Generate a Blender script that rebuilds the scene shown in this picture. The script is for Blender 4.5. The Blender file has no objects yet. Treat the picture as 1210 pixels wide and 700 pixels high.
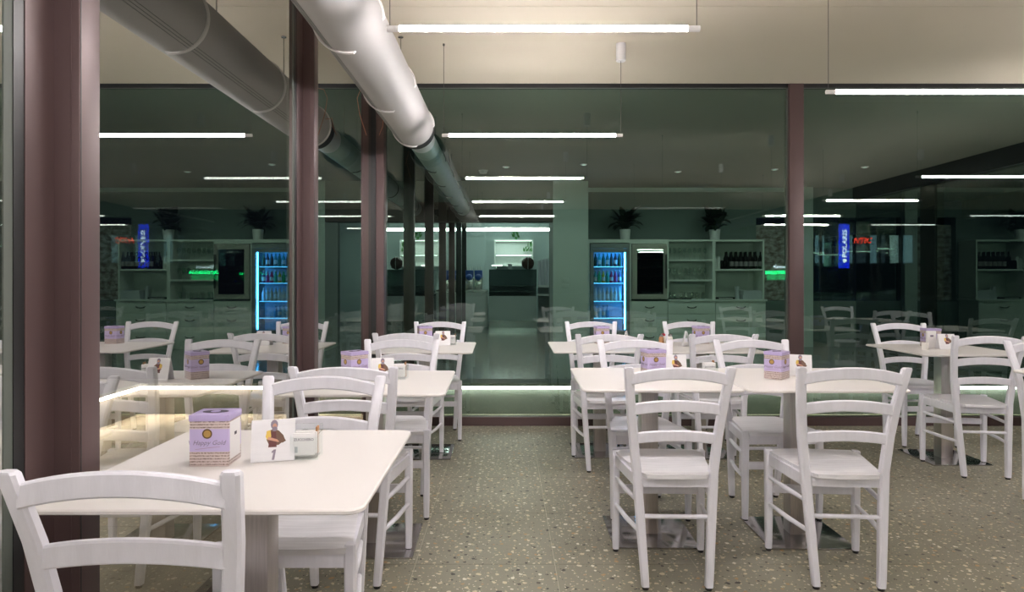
import bpy, bmesh, math, random
from mathutils import Vector, Matrix
random.seed(7)
ORD = ['first', 'second', 'third', 'fourth', 'fifth', 'sixth', 'seventh', 'eighth', 'ninth']
C = bpy.context.scene.collection
SC = bpy.context.scene
PI = math.pi

# ------------------------------------------------------------------ camera
F = 750.0                                   # focal length in pixels of the 1210 px frame
cam_d = bpy.data.cameras.new('camera')
cam_d.sensor_width = 36.0
cam_d.lens = 36.0 * F / 1210.0
cam_d.shift_x = 7.0 / 1210.0
cam_d.shift_y = -18.0 / 1210.0
cam_d.clip_start = 0.05
cam = bpy.data.objects.new('camera', cam_d)
cam.location = (0, 0, 1.22)
cam.rotation_euler = (PI / 2, 0, 0)
C.objects.link(cam)
SC.camera = cam

# ------------------------------------------------------------------ world, exposure
w = bpy.data.worlds.new('night_sky')
SC.world = w
w.use_nodes = True
w.node_tree.nodes['Background'].inputs[0].default_value = (0.25, 0.35, 0.55, 1)
w.node_tree.nodes['Background'].inputs[1].default_value = 0.012
SC.view_settings.view_transform = 'Standard'
SC.view_settings.look = 'None'
SC.view_settings.exposure = 0.08
SC.view_settings.gamma = 1.0
SC.view_settings.use_curve_mapping = False
SC.cycles.transparent_max_bounces = 32
SC.cycles.max_bounces = 14
SC.cycles.glossy_bounces = 7
SC.cycles.diffuse_bounces = 5
SC.cycles.transmission_bounces = 8

LAMP = 205.0        # emission of the tube pendants
LAMP_COL = (1.0, 0.94, 0.93)
STRIP_LEFT = 60.0
STRIP = 24.0       # emission of the floor level led strip
BAR_SPOT = 22.0     # bar ceiling spotlights, partly added to brighten the bar, watts
ROOM_LAMP = 26.0    # linear lamps of the bright back room
FRIDGE = 11.0

# ------------------------------------------------------------------ materials
def nodes_of(name):
    m = bpy.data.materials.new(name)
    m.use_nodes = True
    nt = m.node_tree
    return m, nt, nt.nodes['Principled BSDF']

def mat(name, col, rough=0.5, metal=0.0, var=0.0, vscale=8.0, stretch=(1, 1, 1), bump=0.0, bscale=60.0, spec=0.5, world=False):
    m, nt, b = nodes_of(name)
    b.inputs['Base Color'].default_value = (*col, 1)
    b.inputs['Roughness'].default_value = rough
    b.inputs['Metallic'].default_value = metal
    b.inputs['Specular IOR Level'].default_value = spec
    if var or bump:
        if world:
            src = nt.nodes.new('ShaderNodeNewGeometry').outputs['Position']
        else:
            src = nt.nodes.new('ShaderNodeTexCoord').outputs['Object']
        mp = nt.nodes.new('ShaderNodeMapping')
        mp.inputs['Scale'].default_value = stretch
        nt.links.new(src, mp.inputs[0])
    if var:
        n = nt.nodes.new('ShaderNodeTexNoise')
        n.inputs['Scale'].default_value = vscale
        n.inputs['Detail'].default_value = 5
        nt.links.new(mp.outputs[0], n.inputs['Vector'])
        r = nt.nodes.new('ShaderNodeValToRGB')
        r.color_ramp.elements[0].position = 0.3
        r.color_ramp.elements[1].position = 0.7
        r.color_ramp.elements[0].color = (*[max(0, c * (1 - var)) for c in col], 1)
        r.color_ramp.elements[1].color = (*[min(1, c * (1 + var)) for c in col], 1)
        nt.links.new(n.outputs['Fac'], r.inputs[0])
        nt.links.new(r.outputs[0], b.inputs['Base Color'])
    if bump:
        n2 = nt.nodes.new('ShaderNodeTexNoise')
        n2.inputs['Scale'].default_value = bscale
        nt.links.new(mp.outputs[0], n2.inputs['Vector'])
        bp = nt.nodes.new('ShaderNodeBump')
        bp.inputs['Strength'].default_value = bump
        bp.inputs['Distance'].default_value = 0.002
        nt.links.new(n2.outputs['Fac'], bp.inputs['Height'])
        nt.links.new(bp.outputs[0], b.inputs['Normal'])
    return m

def emit(name, col, s):
    m = bpy.data.materials.new(name)
    m.use_nodes = True
    nt = m.node_tree
    nt.nodes.clear()
    e = nt.nodes.new('ShaderNodeEmission')
    e.inputs[0].default_value = (*col, 1)
    e.inputs[1].default_value = s
    o = nt.nodes.new('ShaderNodeOutputMaterial')
    nt.links.new(e.outputs[0], o.inputs[0])
    return m

def glass(name, r0, tint, refl=(1, 1, 1), power=5.0, gain=1.0):
    """coated architectural glass: the face that meets the ray mirrors, the rest passes tinted"""
    m = bpy.data.materials.new(name)
    m.use_nodes = True
    nt = m.node_tree
    nt.nodes.clear()
    N = nt.nodes.new
    g = N('ShaderNodeNewGeometry')
    dot = N('ShaderNodeVectorMath'); dot.operation = 'DOT_PRODUCT'
    nt.links.new(g.outputs['Incoming'], dot.inputs[0])
    nt.links.new(g.outputs['Normal'], dot.inputs[1])
    ab = N('ShaderNodeMath'); ab.operation = 'ABSOLUTE'
    nt.links.new(dot.outputs['Value'], ab.inputs[0])
    om = N('ShaderNodeMath'); om.operation = 'SUBTRACT'; om.inputs[0].default_value = 1.0
    nt.links.new(ab.outputs[0], om.inputs[1])
    pw = N('ShaderNodeMath'); pw.operation = 'POWER'; pw.inputs[1].default_value = power
    nt.links.new(om.outputs[0], pw.inputs[0])
    ma = N('ShaderNodeMath'); ma.operation = 'MULTIPLY_ADD'
    ma.inputs[1].default_value = (1 - r0) * gain; ma.inputs[2].default_value = r0
    nt.links.new(pw.outputs[0], ma.inputs[0])
    fr = N('ShaderNodeMath'); fr.operation = 'SUBTRACT'; fr.inputs[0].default_value = 1.0
    nt.links.new(g.outputs['Backfacing'], fr.inputs[1])
    mu = N('ShaderNodeMath'); mu.operation = 'MULTIPLY'
    nt.links.new(ma.outputs[0], mu.inputs[0]); nt.links.new(fr.outputs[0], mu.inputs[1])
    tr = N('ShaderNodeBsdfTransparent'); tr.inputs[0].default_value = (*[math.sqrt(t) for t in tint], 1)
    gl = N('ShaderNodeBsdfGlossy'); gl.inputs['Roughness'].default_value = 0.0
    gl.inputs[0].default_value = (*refl, 1)
    mx = N('ShaderNodeMixShader')
    nt.links.new(mu.outputs[0], mx.inputs[0])
    nt.links.new(tr.outputs[0], mx.inputs[1]); nt.links.new(gl.outputs[0], mx.inputs[2])
    o = N('ShaderNodeOutputMaterial')
    nt.links.new(mx.outputs[0], o.inputs[0])
    return m

def terrazzo():
    m, nt, b = nodes_of('terrazzo')
    N = nt.nodes.new; L = nt.links.new
    pos = N('ShaderNodeNewGeometry').outputs['Position']
    nz = N('ShaderNodeTexNoise'); nz.inputs['Scale'].default_value = 45
    L(pos, nz.inputs['Vector'])
    wv = N('ShaderNodeVectorMath'); wv.operation = 'MULTIPLY_ADD'
    wv.inputs[1].default_value = (0.022, 0.022, 0); L(nz.outputs['Color'], wv.inputs[0]); L(pos, wv.inputs[2])
    big = N('ShaderNodeTexNoise'); big.inputs['Scale'].default_value = 1.3; big.inputs['Detail'].default_value = 4
    L(pos, big.inputs['Vector'])
    base = N('ShaderNodeValToRGB')
    base.color_ramp.elements[0].position = .3; base.color_ramp.elements[1].position = .7
    base.color_ramp.elements[0].color = (0.205, 0.190, 0.138, 1)
    base.color_ramp.elements[1].color = (0.270, 0.260, 0.205, 1)
    L(big.outputs['Fac'], base.inputs[0])
    col = base.outputs[0]
    for scale, thr, ramp in ((26, 0.25, [(0, (0.60, 0.52, 0.36)), (.42, (0.62, 0.56, 0.44)), (.46, (0.035, 0.03, 0.028)), (.62, (0.05, 0.04, 0.035)), (.66, (0.42, 0.26, 0.12)), (.78, (0.36, 0.24, 0.14)), (.82, (0.70, 0.66, 0.56))]),
                             (44, 0.20, [(0, (0.50, 0.42, 0.27)), (.5, (0.06, 0.05, 0.04)), (.72, (0.66, 0.60, 0.48))])):
        v = N('ShaderNodeTexVoronoi'); v.inputs['Scale'].default_value = scale; v.voronoi_dimensions = '2D'
        v.inputs['Randomness'].default_value = 1.0
        L(wv.outputs[0], v.inputs['Vector'])
        sep = N('ShaderNodeSeparateColor'); L(v.outputs['Color'], sep.inputs[0])
        th = N('ShaderNodeMath'); th.operation = 'MULTIPLY'; th.inputs[1].default_value = thr
        L(sep.outputs[1], th.inputs[0])
        lt = N('ShaderNodeMath'); lt.operation = 'LESS_THAN'
        L(v.outputs['Distance'], lt.inputs[0]); L(th.outputs[0], lt.inputs[1])
        cr = N('ShaderNodeValToRGB'); cr.color_ramp.interpolation = 'CONSTANT'
        cr.color_ramp.elements.remove(cr.color_ramp.elements[1])
        for i, (p, c) in enumerate(ramp):
            e = cr.color_ramp.elements[0] if i == 0 else cr.color_ramp.elements.new(p)
            e.position = p; e.color = (*c, 1)
        L(sep.outputs[0], cr.inputs[0])
        mx = N('ShaderNodeMix'); mx.data_type = 'RGBA'
        L(lt.outputs[0], mx.inputs['Factor']); L(col, mx.inputs[6]); L(cr.outputs[0], mx.inputs[7])
        col = mx.outputs[2]
    L(col, b.inputs['Base Color'])
    b.inputs['Roughness'].default_value = 0.42
    return m

def tin_material():
    """lavender printed tin: lined bands of faint script at top and bottom"""
    m, nt, b = nodes_of('printed_tin')
    N = nt.nodes.new; L = nt.links.new
    tc = N('ShaderNodeTexCoord').outputs['Object']
    sx = N('ShaderNodeSeparateXYZ'); L(tc, sx.inputs[0])
    band = N('ShaderNodeValToRGB'); band.color_ramp.interpolation = 'CONSTANT'
    band.color_ramp.elements[0].color = (1, 1, 1, 1)
    e = band.color_ramp.elements[1]; e.position = 0.30; e.color = (0, 0, 0, 1)
    e = band.color_ramp.elements.new(0.76); e.color = (1, 1, 1, 1)
    sc = N('ShaderNodeMath'); sc.operation = 'DIVIDE'; sc.inputs[1].default_value = 0.125
    L(sx.outputs[2], sc.inputs[0]); L(sc.outputs[0], band.inputs[0])
    ln = N('ShaderNodeMath'); ln.operation = 'MULTIPLY'; ln.inputs[1].default_value = 1 / 0.0072
    L(sx.outputs[2], ln.inputs[0])
    frc = N('ShaderNodeMath'); frc.operation = 'FRACT'; L(ln.outputs[0], frc.inputs[0])
    gt = N('ShaderNodeMath'); gt.operation = 'GREATER_THAN'; gt.inputs[1].default_value = 0.5; L(frc.outputs[0], gt.inputs[0])
    nz = N('ShaderNodeTexNoise'); nz.inputs['Scale'].default_value = 260; nz.inputs['Detail'].default_value = 2
    L(tc, nz.inputs['Vector'])
    ink = N('ShaderNodeValToRGB')
    ink.color_ramp.elements[0].position = .42; ink.color_ramp.elements[1].position = .6
    ink.color_ramp.elements[0].color = (0.20, 0.14, 0.13, 1); ink.color_ramp.elements[1].color = (0.52, 0.43, 0.40, 1)
    L(nz.outputs['Fac'], ink.inputs[0])
    m1 = N('ShaderNodeMix'); m1.data_type = 'RGBA'
    m1.inputs[6].default_value = (0.60, 0.50, 0.47, 1); L(ink.outputs[0], m1.inputs[7]); L(gt.outputs[0], m1.inputs['Factor'])
    m2 = N('ShaderNodeMix'); m2.data_type = 'RGBA'
    m2.inputs[6].default_value = (0.50, 0.42, 0.66, 1); L(m1.outputs[2], m2.inputs[7]); L(band.outputs[0], m2.inputs['Factor'])
    L(m2.outputs[2], b.inputs['Base Color'])
    b.inputs['Roughness'].default_value = 0.35
    return m

def brushed(name, col, rough=0.35):
    return mat(name, col, rough, 1.0, var=0.10, vscale=6, stretch=(60, 60, 1.5))

M = {}
M['chair'] = mat('white_painted_wood', (0.80, 0.79, 0.86), 0.38, var=0.035, vscale=9, stretch=(6, 6, 1.2), bump=0.12, bscale=40)
M['seat'] = mat('white_painted_seat', (0.81, 0.80, 0.84), 0.34, var=0.10, vscale=7, stretch=(0.7, 12, 6), bump=0.25, bscale=18)
M['glide'] = mat('black_plastic', (0.012, 0.011, 0.012), 0.5)
M['table'] = mat('white_laminate', (0.755, 0.72, 0.70), 0.36, var=0.012, vscale=3)
M['steel'] = brushed('brushed_steel', (0.55, 0.51, 0.49), 0.32)
M['plate'] = mat('polished_steel', (0.52, 0.50, 0.50), 0.12, 1.0, var=0.06, vscale=5)
M['terrazzo'] = terrazzo()
M['grout'] = mat('grout', (0.50, 0.47, 0.37), 0.8)
M['ceiling'] = mat('ceiling_paint', (0.63, 0.57, 0.47), 0.85, var=0.02, vscale=1.2, world=True)
M['brown'] = mat('anodised_brown', (0.105, 0.066, 0.066), 0.42, 0.25, var=0.05, vscale=4, stretch=(1, 1, 0.08), bump=0.05)
M['black'] = mat('black_frame', (0.012, 0.012, 0.013), 0.4)
M['gasket'] = mat('grey_gasket', (0.10, 0.115, 0.10), 0.6)
M['duct'] = mat('white_duct_sheet', (0.39, 0.38, 0.378), 0.62, 0.05, var=0.03, vscale=3, stretch=(1, 0.4, 1))
M['ring'] = mat('white_ring', (0.70, 0.68, 0.68), 0.4)
M['zinc'] = mat('galvanised_steel', (0.66, 0.70, 0.70), 0.36, 0.7, var=0.03, vscale=14)
M['darkring'] = mat('dark_band', (0.09, 0.10, 0.10), 0.4, 0.7)
M['rubber'] = mat('black_rubber', (0.008, 0.008, 0.008), 0.6)
M['lamp'] = emit('lamp_tube', LAMP_COL, LAMP)
M['whitemetal'] = mat('white_metal', (0.72, 0.70, 0.71), 0.4)
M['cable'] = mat('steel_cable', (0.10, 0.095, 0.09), 0.5, 0.5)
M['strip'] = emit('led_strip', (1.0, 0.92, 0.80), STRIP)
M['strip_left'] = emit('led_strip_left', (1.0, 0.88, 0.70), STRIP_LEFT)
M['glass_left'] = glass('reflective_glass', 0.56, (0.92, 0.93, 0.90), (0.94, 0.95, 0.92))
M['glass_back'] = glass('green_glass', 0.125, (0.54, 0.70, 0.61), (0.84, 0.97, 0.90))
M['glass_right'] = glass('dark_glass', 0.30, (0.55, 0.66, 0.62), (0.90, 0.97, 0.95))
M['clear'] = glass('clear_glass', 0.07, (0.93, 0.96, 0.95))
M['glassware'] = glass('thin_glassware', 0.20, (0.86, 0.92, 0.90), power=2.5)
M['smoked'] = glass('smoked_glass', 0.10, (0.10, 0.11, 0.12))
M['paving'] = mat('sandstone', (0.62, 0.54, 0.42), 0.75, var=0.22, vscale=2.2, stretch=(3, 0.6, 1), bump=0.3, bscale=25, world=True)
M['riser'] = mat('rendered_stone', (0.15, 0.16, 0.15), 0.8, var=0.20, vscale=2.6, bump=0.4, bscale=20, world=True)
M['court_wall'] = mat('court_stone', (0.11, 0.095, 0.075), 0.8, var=0.2, vscale=2.6, bump=0.4, bscale=20, world=True)
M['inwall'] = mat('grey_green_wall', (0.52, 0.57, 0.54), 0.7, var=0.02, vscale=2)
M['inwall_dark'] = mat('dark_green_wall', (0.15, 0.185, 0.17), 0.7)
M['infloor'] = mat('interior_tile', (0.20, 0.22, 0.21), 0.13, var=0.06, vscale=2)
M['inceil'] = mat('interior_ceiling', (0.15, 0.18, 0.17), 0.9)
M['header'] = mat('brown_header', (0.11, 0.075, 0.07), 0.6)
M['cab'] = mat('pale_cabinet', (0.60, 0.64, 0.59), 0.5)
M['cabback'] = mat('cabinet_back', (0.46, 0.50, 0.46), 0.6)
M['dark'] = mat('black_lacquer', (0.01, 0.01, 0.011), 0.25)
M['frame_steel'] = mat('appliance_steel', (0.30, 0.285, 0.26), 0.42, 0.8)
M['handle'] = mat('dark_handle', (0.05, 0.05, 0.05), 0.4, 0.8)
M['fridge_body'] = mat('fridge_grey', (0.17, 0.19, 0.19), 0.4, 0.3)
M['fridge_in'] = mat('fridge_liner', (0.45, 0.65, 0.90), 0.5)
M['fridge_led'] = emit('fridge_led', (0.05, 0.36, 1.0), FRIDGE * 5)
M['fridge_shelf'] = emit('fridge_shelf_light', (0.12, 0.5, 1.0), FRIDGE * .35)
M['pot'] = mat('white_ceramic', (0.62, 0.63, 0.62), 0.4)
M['leaf'] = mat('dark_leaf', (0.012, 0.022, 0.012), 0.45)
M['leaf_bright'] = mat('fresh_leaf', (0.06, 0.22, 0.05), 0.5)
M['soil'] = mat('soil', (0.02, 0.015, 0.01), 0.9)
M['stem'] = mat('plant_stem', (0.02, 0.04, 0.015), 0.6)
M['wine'] = mat('dark_bottle', (0.006, 0.006, 0.006), 0.12)
M['foil'] = mat('bottle_label', (0.22, 0.20, 0.20), 0.5)
M['whitejar'] = mat('white_jar', (0.55, 0.57, 0.54), 0.4)
M['box'] = mat('grey_box', (0.42, 0.45, 0.47), 0.6)
M['roomwall'] = mat('back_room_wall', (0.50, 0.58, 0.58), 0.8)
M['roomwhite'] = mat('white_unit', (0.78, 0.80, 0.78), 0.5)
M['roomled'] = emit('linear_lamp', (0.92, 1.0, 0.98), ROOM_LAMP)
M['shelf_led'] = emit('cabinet_led', (0.92, 1.0, 0.96), 5.0)
M['counter_front'] = mat('counter_panel', (0.40, 0.42, 0.43), 0.35, 0.4)
M['stainless'] = mat('stainless', (0.50, 0.50, 0.50), 0.22, 1.0)
M['counter_glass'] = glass('display_glass', 0.12, (0.42, 0.50, 0.48))
M['blue_plastic'] = mat('blue_plastic', (0.03, 0.10, 0.42), 0.3)
M['brown_ball'] = mat('cocoa_brown', (0.055, 0.022, 0.014), 0.5, bump=0.5, bscale=30)
M['cup'] = mat('paper_cup', (0.70, 0.70, 0.76), 0.6)
M['tin'] = tin_material()
M['lid'] = mat('lavender_lid', (0.47, 0.39, 0.64), 0.3)
M['ink'] = mat('dark_print', (0.035, 0.025, 0.045), 0.5)
M['script'] = mat('grey_script', (0.20, 0.16, 0.24), 0.5)
M['redline'] = mat('rose_line', (0.33, 0.20, 0.30), 0.5)
M['gold'] = mat('gold_print', (0.50, 0.31, 0.10), 0.35, 0.5)
M['darkgold'] = mat('dark_gold', (0.14, 0.085, 0.035), 0.4, 0.3)
M['paper'] = mat('white_paper', (0.80, 0.78, 0.78), 0.6)
M['card'] = mat('whitewashed_card', (0.78, 0.77, 0.79), 0.5, var=0.03, vscale=5, stretch=(1, 1, 14))
M['skin'] = mat('print_skin', (0.60, 0.32, 0.22), 0.6)
M['yellow'] = mat('print_yellow', (0.72, 0.50, 0.10), 0.6)
M['apron'] = mat('print_maroon', (0.13, 0.04, 0.04), 0.6)
M['greyhair'] = mat('print_grey', (0.26, 0.22, 0.28), 0.6)
M['bread'] = mat('print_brown', (0.16, 0.09, 0.06), 0.6)
M['wood_stick'] = mat('cinnamon_wood', (0.40, 0.20, 0.09), 0.6)
M['wire'] = mat('copper_wire', (0.45, 0.18, 0.10), 0.5)
M['salt'] = mat('white_shaker', (0.78, 0.75, 0.70), 0.4)
M['red'] = mat('red_cap', (0.45, 0.03, 0.06), 0.4)
M['steelcap'] = mat('shaker_cap', (0.5, 0.5, 0.5), 0.25, 1.0)
M['facade'] = mat('brown_cladding', (0.05, 0.032, 0.024), 0.8, var=0.3, vscale=3)
M['asphalt'] = mat('asphalt', (0.03, 0.03, 0.032), 0.8, var=0.2, vscale=3)
M['soffit'] = mat('pale_soffit', (0.45, 0.46, 0.44), 0.8)
M['mural'] = None
M['spotlens'] = emit('spot_lens', (.9, 1, .96), 1.5)

# ------------------------------------------------------------------ mesh helpers
class B:
    """collects shapes in one bmesh"""
    def __init__(self):
        self.bm = bmesh.new()
    def box(self, c, s, rz=0.0, bevel=0.0):
        r = bmesh.ops.create_cube(self.bm, size=1.0, matrix=Matrix.Translation(c) @ Matrix.Rotation(rz, 4, 'Z') @ Matrix.Diagonal((*s, 1)))
        if bevel:
            es = list({e for v in r['verts'] for e in v.link_edges})
            bmesh.ops.bevel(self.bm, geom=es, offset=bevel, segments=2, profile=0.6, affect='EDGES')
        return self
    def bb(self, x0, x1, y0, y1, z0, z1, bevel=0.0):
        return self.box(((x0 + x1) / 2, (y0 + y1) / 2, (z0 + z1) / 2), (abs(x1 - x0), abs(y1 - y0), abs(z1 - z0)), 0, bevel)
    def loft(self, rings, cap=True, closed=False):
        bm = self.bm
        R = [[bm.verts.new(p) for p in ring] for ring in rings]
        n = len(R[0])
        m = len(R)
        for i in range(m if closed else m - 1):
            a, b_ = R[i], R[(i + 1) % m]
            for k in range(n):
                try:
                    bm.faces.new((a[k], a[(k + 1) % n], b_[(k + 1) % n], b_[k]))
                except ValueError:
                    pass
        if cap and not closed:
            bm.faces.new(list(reversed(R[0])))
            bm.faces.new(R[-1])
        return self
    def tube(self, pts, r, seg=10, cap=True):
        pts = [Vector(p) for p in pts]
        rings = []
        up = Vector((0, 0, 1))
        for i, p in enumerate(pts):
            d = (pts[min(i + 1, len(pts) - 1)] - pts[max(i - 1, 0)]).normalized()
            u = up if abs(d.dot(up)) < 0.9 else Vector((0, 1, 0))
            a = d.cross(u).normalized(); b_ = a.cross(d).normalized()
            rr = r[i] if isinstance(r, (list, tuple)) else r
            rings.append([p + rr * (math.cos(t) * a + math.sin(t) * b_) for t in [2 * PI * k / seg for k in range(seg)]])
        return self.loft(rings, cap)
    def lathe(self, prof, seg=16, o=(0, 0, 0), cap=True):
        o = Vector(o)
        rings = [[o + Vector((r * math.cos(2 * PI * k / seg), r * math.sin(2 * PI * k / seg), z)) for k in range(seg)] for r, z in prof]
        return self.loft(rings, cap)
    def prism(self, poly, z0, z1):
        return self.loft([[(x, y, z0) for x, y in poly], [(x, y, z1) for x, y in poly]])
    def prism_xz(self, poly, y0, y1):
        return self.loft([[(x, y0, z) for x, z in poly], [(x, y1, z) for x, z in poly]])
    def mesh(self, name, material, smooth=True, angle=0.6):
        bm = self.bm
        bmesh.ops.recalc_face_normals(bm, faces=bm.faces)
        if smooth:
            for f in bm.faces: f.smooth = True
            for e in bm.edges:
                if len(e.link_faces) == 2 and e.calc_face_angle(0) > angle: e.smooth = False
        me = bpy.data.meshes.new(name)
        bm.to_mesh(me); bm.free()
        if material: me.materials.append(material)
        return me
    def obj(self, name, material, parent=None, smooth=True):
        return link(name, self.mesh(name, material, smooth), parent)

def link(name, me, parent=None, loc=None, rz=None):
    o = bpy.data.objects.new(name, me)
    C.objects.link(o)
    if parent: o.parent = parent
    if loc: o.location = loc
    if rz: o.rotation_euler.z = rz
    return o

def tag(o, label=None, cat=None, group=None, kind=None):
    if label: o['label'] = label
    if cat: o['category'] = cat
    if group: o['group'] = group
    if kind: o['kind'] = kind
    return o

def thing(name, label, cat, loc=(0, 0, 0), rz=0.0, group=None):
    o = bpy.data.objects.new(name, None)
    o.empty_display_size = 0.1
    C.objects.link(o)
    o.location = loc; o.rotation_euler.z = rz
    return tag(o, label, cat, group)

def struct(name, b, m, parent=None, smooth=False):
    o = b.obj(name, m, parent, smooth)
    o['kind'] = 'structure'
    return o

def dup(o, parent=None, loc=None, rz=None, label=None):
    c = o.copy()
    C.objects.link(c)
    if parent: c.parent = parent
    for ch in list(o.children): dup(ch, c)
    if loc is not None: c.location = loc
    if rz is not None: c.rotation_euler.z = rz
    if label: c['label'] = label
    return c

def text_mesh(body, size, depth=0.0006, align='CENTER', shear=0.0, bold=0.0, spacing=1.0):
    cu = bpy.data.curves.new('t', 'FONT')
    cu.body = body; cu.size = size; cu.extrude = depth; cu.align_x = align; cu.align_y = 'CENTER'
    cu.shear = shear; cu.offset = bold; cu.resolution_u = 2; cu.space_character = spacing
    t = bpy.data.objects.new('t', cu)
    C.objects.link(t)
    bpy.context.view_layer.update()
    dg = bpy.context.evaluated_depsgraph_get()
    me = bpy.data.meshes.new_from_object(t.evaluated_get(dg))
    bpy.data.objects.remove(t)
    return me

def rr(w, d, c):           # rectangle with chamfered corners, for legs
    x, y = w / 2, d / 2
    return [(x - c, -y), (x, -y + c), (x, y - c), (x - c, y), (-x + c, y), (-x, y - c), (-x, -y + c), (-x + c, -y)]

def P(px, py, d):          # pixel of the photograph at a measured depth -> place in the room
    return ((px - 598) * d / F, d, 1.22 + (332 - py) * d / F)

# ------------------------------------------------------------------ room dimensions (metres)
XL = -1.11      # left glass wall
XR = 6.23       # right glass wall
YB = 5.36       # back glass wall
YE = -4.0       # terrace end behind the camera
H = 2.875       # ceiling
YS = 7.2        # step with led strip beyond the back glass
YW = 11.3       # rear wall of the bar
YR = 18.2       # rear wall of the back room
ZC = -0.29      # sunken court

# ------------------------------------------------------------------ structure
fl = struct('floor', B().bb(XL - .1, XR + .1, YE, YB + .06, -0.2, -0.0012), M['grout'])
tile_meshes = {}
gx, gy = .21, 3.93
for i in range(-3, 11):
    for j in range(-14, 4):
        x0 = max(gx + .6 * i, XL - .1); x1 = min(gx + .6 * (i + 1), XR + .1)
        y0 = max(gy + .6 * j, YE); y1 = min(gy + .6 * (j + 1), YB + .06)
        if x1 - x0 < .02 or y1 - y0 < .02: continue
        k = (round(x1 - x0, 3), round(y1 - y0, 3))
        if k not in tile_meshes:
            b = B(); b.bb(-k[0] / 2 + .0012, k[0] / 2 - .0012, -k[1] / 2 + .0012, k[1] / 2 - .0012, -0.0115, 0)
            tile_meshes[k] = b.mesh('floor_tile', M['terrazzo'], False)
        link('floor_tile', tile_meshes[k], fl, ((x0 + x1) / 2, (y0 + y1) / 2, 0))

b = B(); b.bb(XL - .1, XR + .12, YE, 3.82, H, H + .15); b.bb(XL - .1, XR + .12, 3.826, YB - .035, H, H + .15)
struct('ceiling', b, M['ceiling'])
struct('trim_1', B().bb(XL, XR, YB - .035, YB + .05, H + .012, H + .15), M['black'])

# back glass wall : window_1
w1 = struct('window_1', B().bb(XL - .02, XR, YB - .03, YB + .05, 0.0, 0.074, .004), M['brown'])
B().bb(XL, XR, YB - .012, YB + .03, H - .03, H + .012).obj('head_rail', M['black'], w1)
B().bb(XL, XR, YB - .02, YB - .013, H - .036, H - .030).obj('head_gasket', M['gasket'], w1)
B().bb(2.374, 2.494, YB - .045, YB + .05, .074, H, .004).obj('mullion', M['brown'], w1)
B().bb(2.362, 2.374, YB - .012, YB + .03, .074, H).obj('gasket', M['gasket'], w1)
for x0, x1 in ((XL + .06, 2.362), (2.494, XR - .04)):
    B().bb(x0, x1, YB - .004, YB + .006, .074, H - .03).obj('pane', M['glass_back'], w1, False)
# left glass wall : window_2
w2 = struct('window_2', B().bb(XL - .06, XL + .02, YE, YB - .03, 0, .05, .003), M['brown'])
B().bb(XL - .04, XL + .01, YE, YB, H - .025, H).obj('head_rail', M['black'], w2)
posts = [-2.33, -.43, 1.55, 3.445]
for y in posts:
    mo = B().bb(XL - .07, XL + .068, y, y + .08, .0, H, .004).obj('mullion', M['brown'], w2)
    B().bb(XL + .0675, XL + .0690, y + .004, y + .007, .05, H).obj('seam', M['black'], mo)
    B().bb(XL + .046, XL + .0485, y - .0012, y + .002, .05, H).obj('seam', M['brown'], mo)
    B().bb(XL - .03, XL + .006, y - .093, y, .05, H).obj('frame_profile', M['brown'], mo)
    B().bb(XL - .03, XL + .004, y - .125, y - .093, .05, H).obj('gasket', M['black'], mo)
    B().bb(XL - .03, XL + .002, y - .150, y - .125, .05, H).obj('gasket', M['gasket'], mo)
B().bb(XL - .08, XL + .095, 5.27, YB + .05, 0, H, .004).obj('corner_post', M['brown'], w2)
B().bb(XL - .01, XL + .03, 5.262, 5.27, .05, H).obj('gasket', M['black'], w2)
ys = [YE, -2.33, -.43, 1.55, 3.445, 5.27]
for a, b_ in zip(ys[:-1], ys[1:]):
    B().bb(XL - .010, XL, a + (.08 if a > YE else 0), b_, .05, H - .025).obj('pane', M['glass_left'], w2, False)
# the same glass wall runs on past the back glass : window_3
w3 = struct('window_3', B().bb(XL - .06, XL + .02, YB + .05, 17.9, ZC, ZC + .05), M['black'])
ys = [YB + .05] + [7.25 + 1.9 * i for i in range(6)]
for y in ys[1:]:
    B().bb(XL - .06, XL + .062, y, y + .07, ZC, H, .004).obj('mullion', M['black'], w3)
for a, b_ in zip(ys[:-1], ys[1:]):
    B().bb(XL - .010, XL, a + .07, b_, ZC + .05, H).obj('pane', M['glass_left'], w3, False)
# right glass wall : window_4
w4 = struct('window_4', B().bb(XR - .02, XR + .06, -8, YW, -.05, .05), M['black'])
for y in (-5.6, -1.9, YB - .03, 9.2):
    B().bb(XR - .02, XR + .12, y, y + (.07 if y < 9 else .32), 0, H - .24, .004).obj('mullion', M['black'], w4)
B().bb(XR - .06, XR + .12, -8, YW, H - .24, H).obj('head_beam', M['black'], w4)
ys = [-8, -5.6, -1.9, YB - .03, 9.2, YW]
for a, b_ in zip(ys[:-1], ys[1:]):
    B().bb(XR, XR + .010, a + (.32 if a > 9 else .07), b_, .05, H - .24).obj('pane', M['glass_right'], w4, False)
struct('trim_2', B().bb(XR + .12, XR + 2.6, -8, YW + 1, H - .1, H + .1), M['soffit'])
struct('trim_3', B().bb(XR + 2.6, XR + 2.8, -8, YW + 1, H - .45, H + .1), M['black'])

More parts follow.
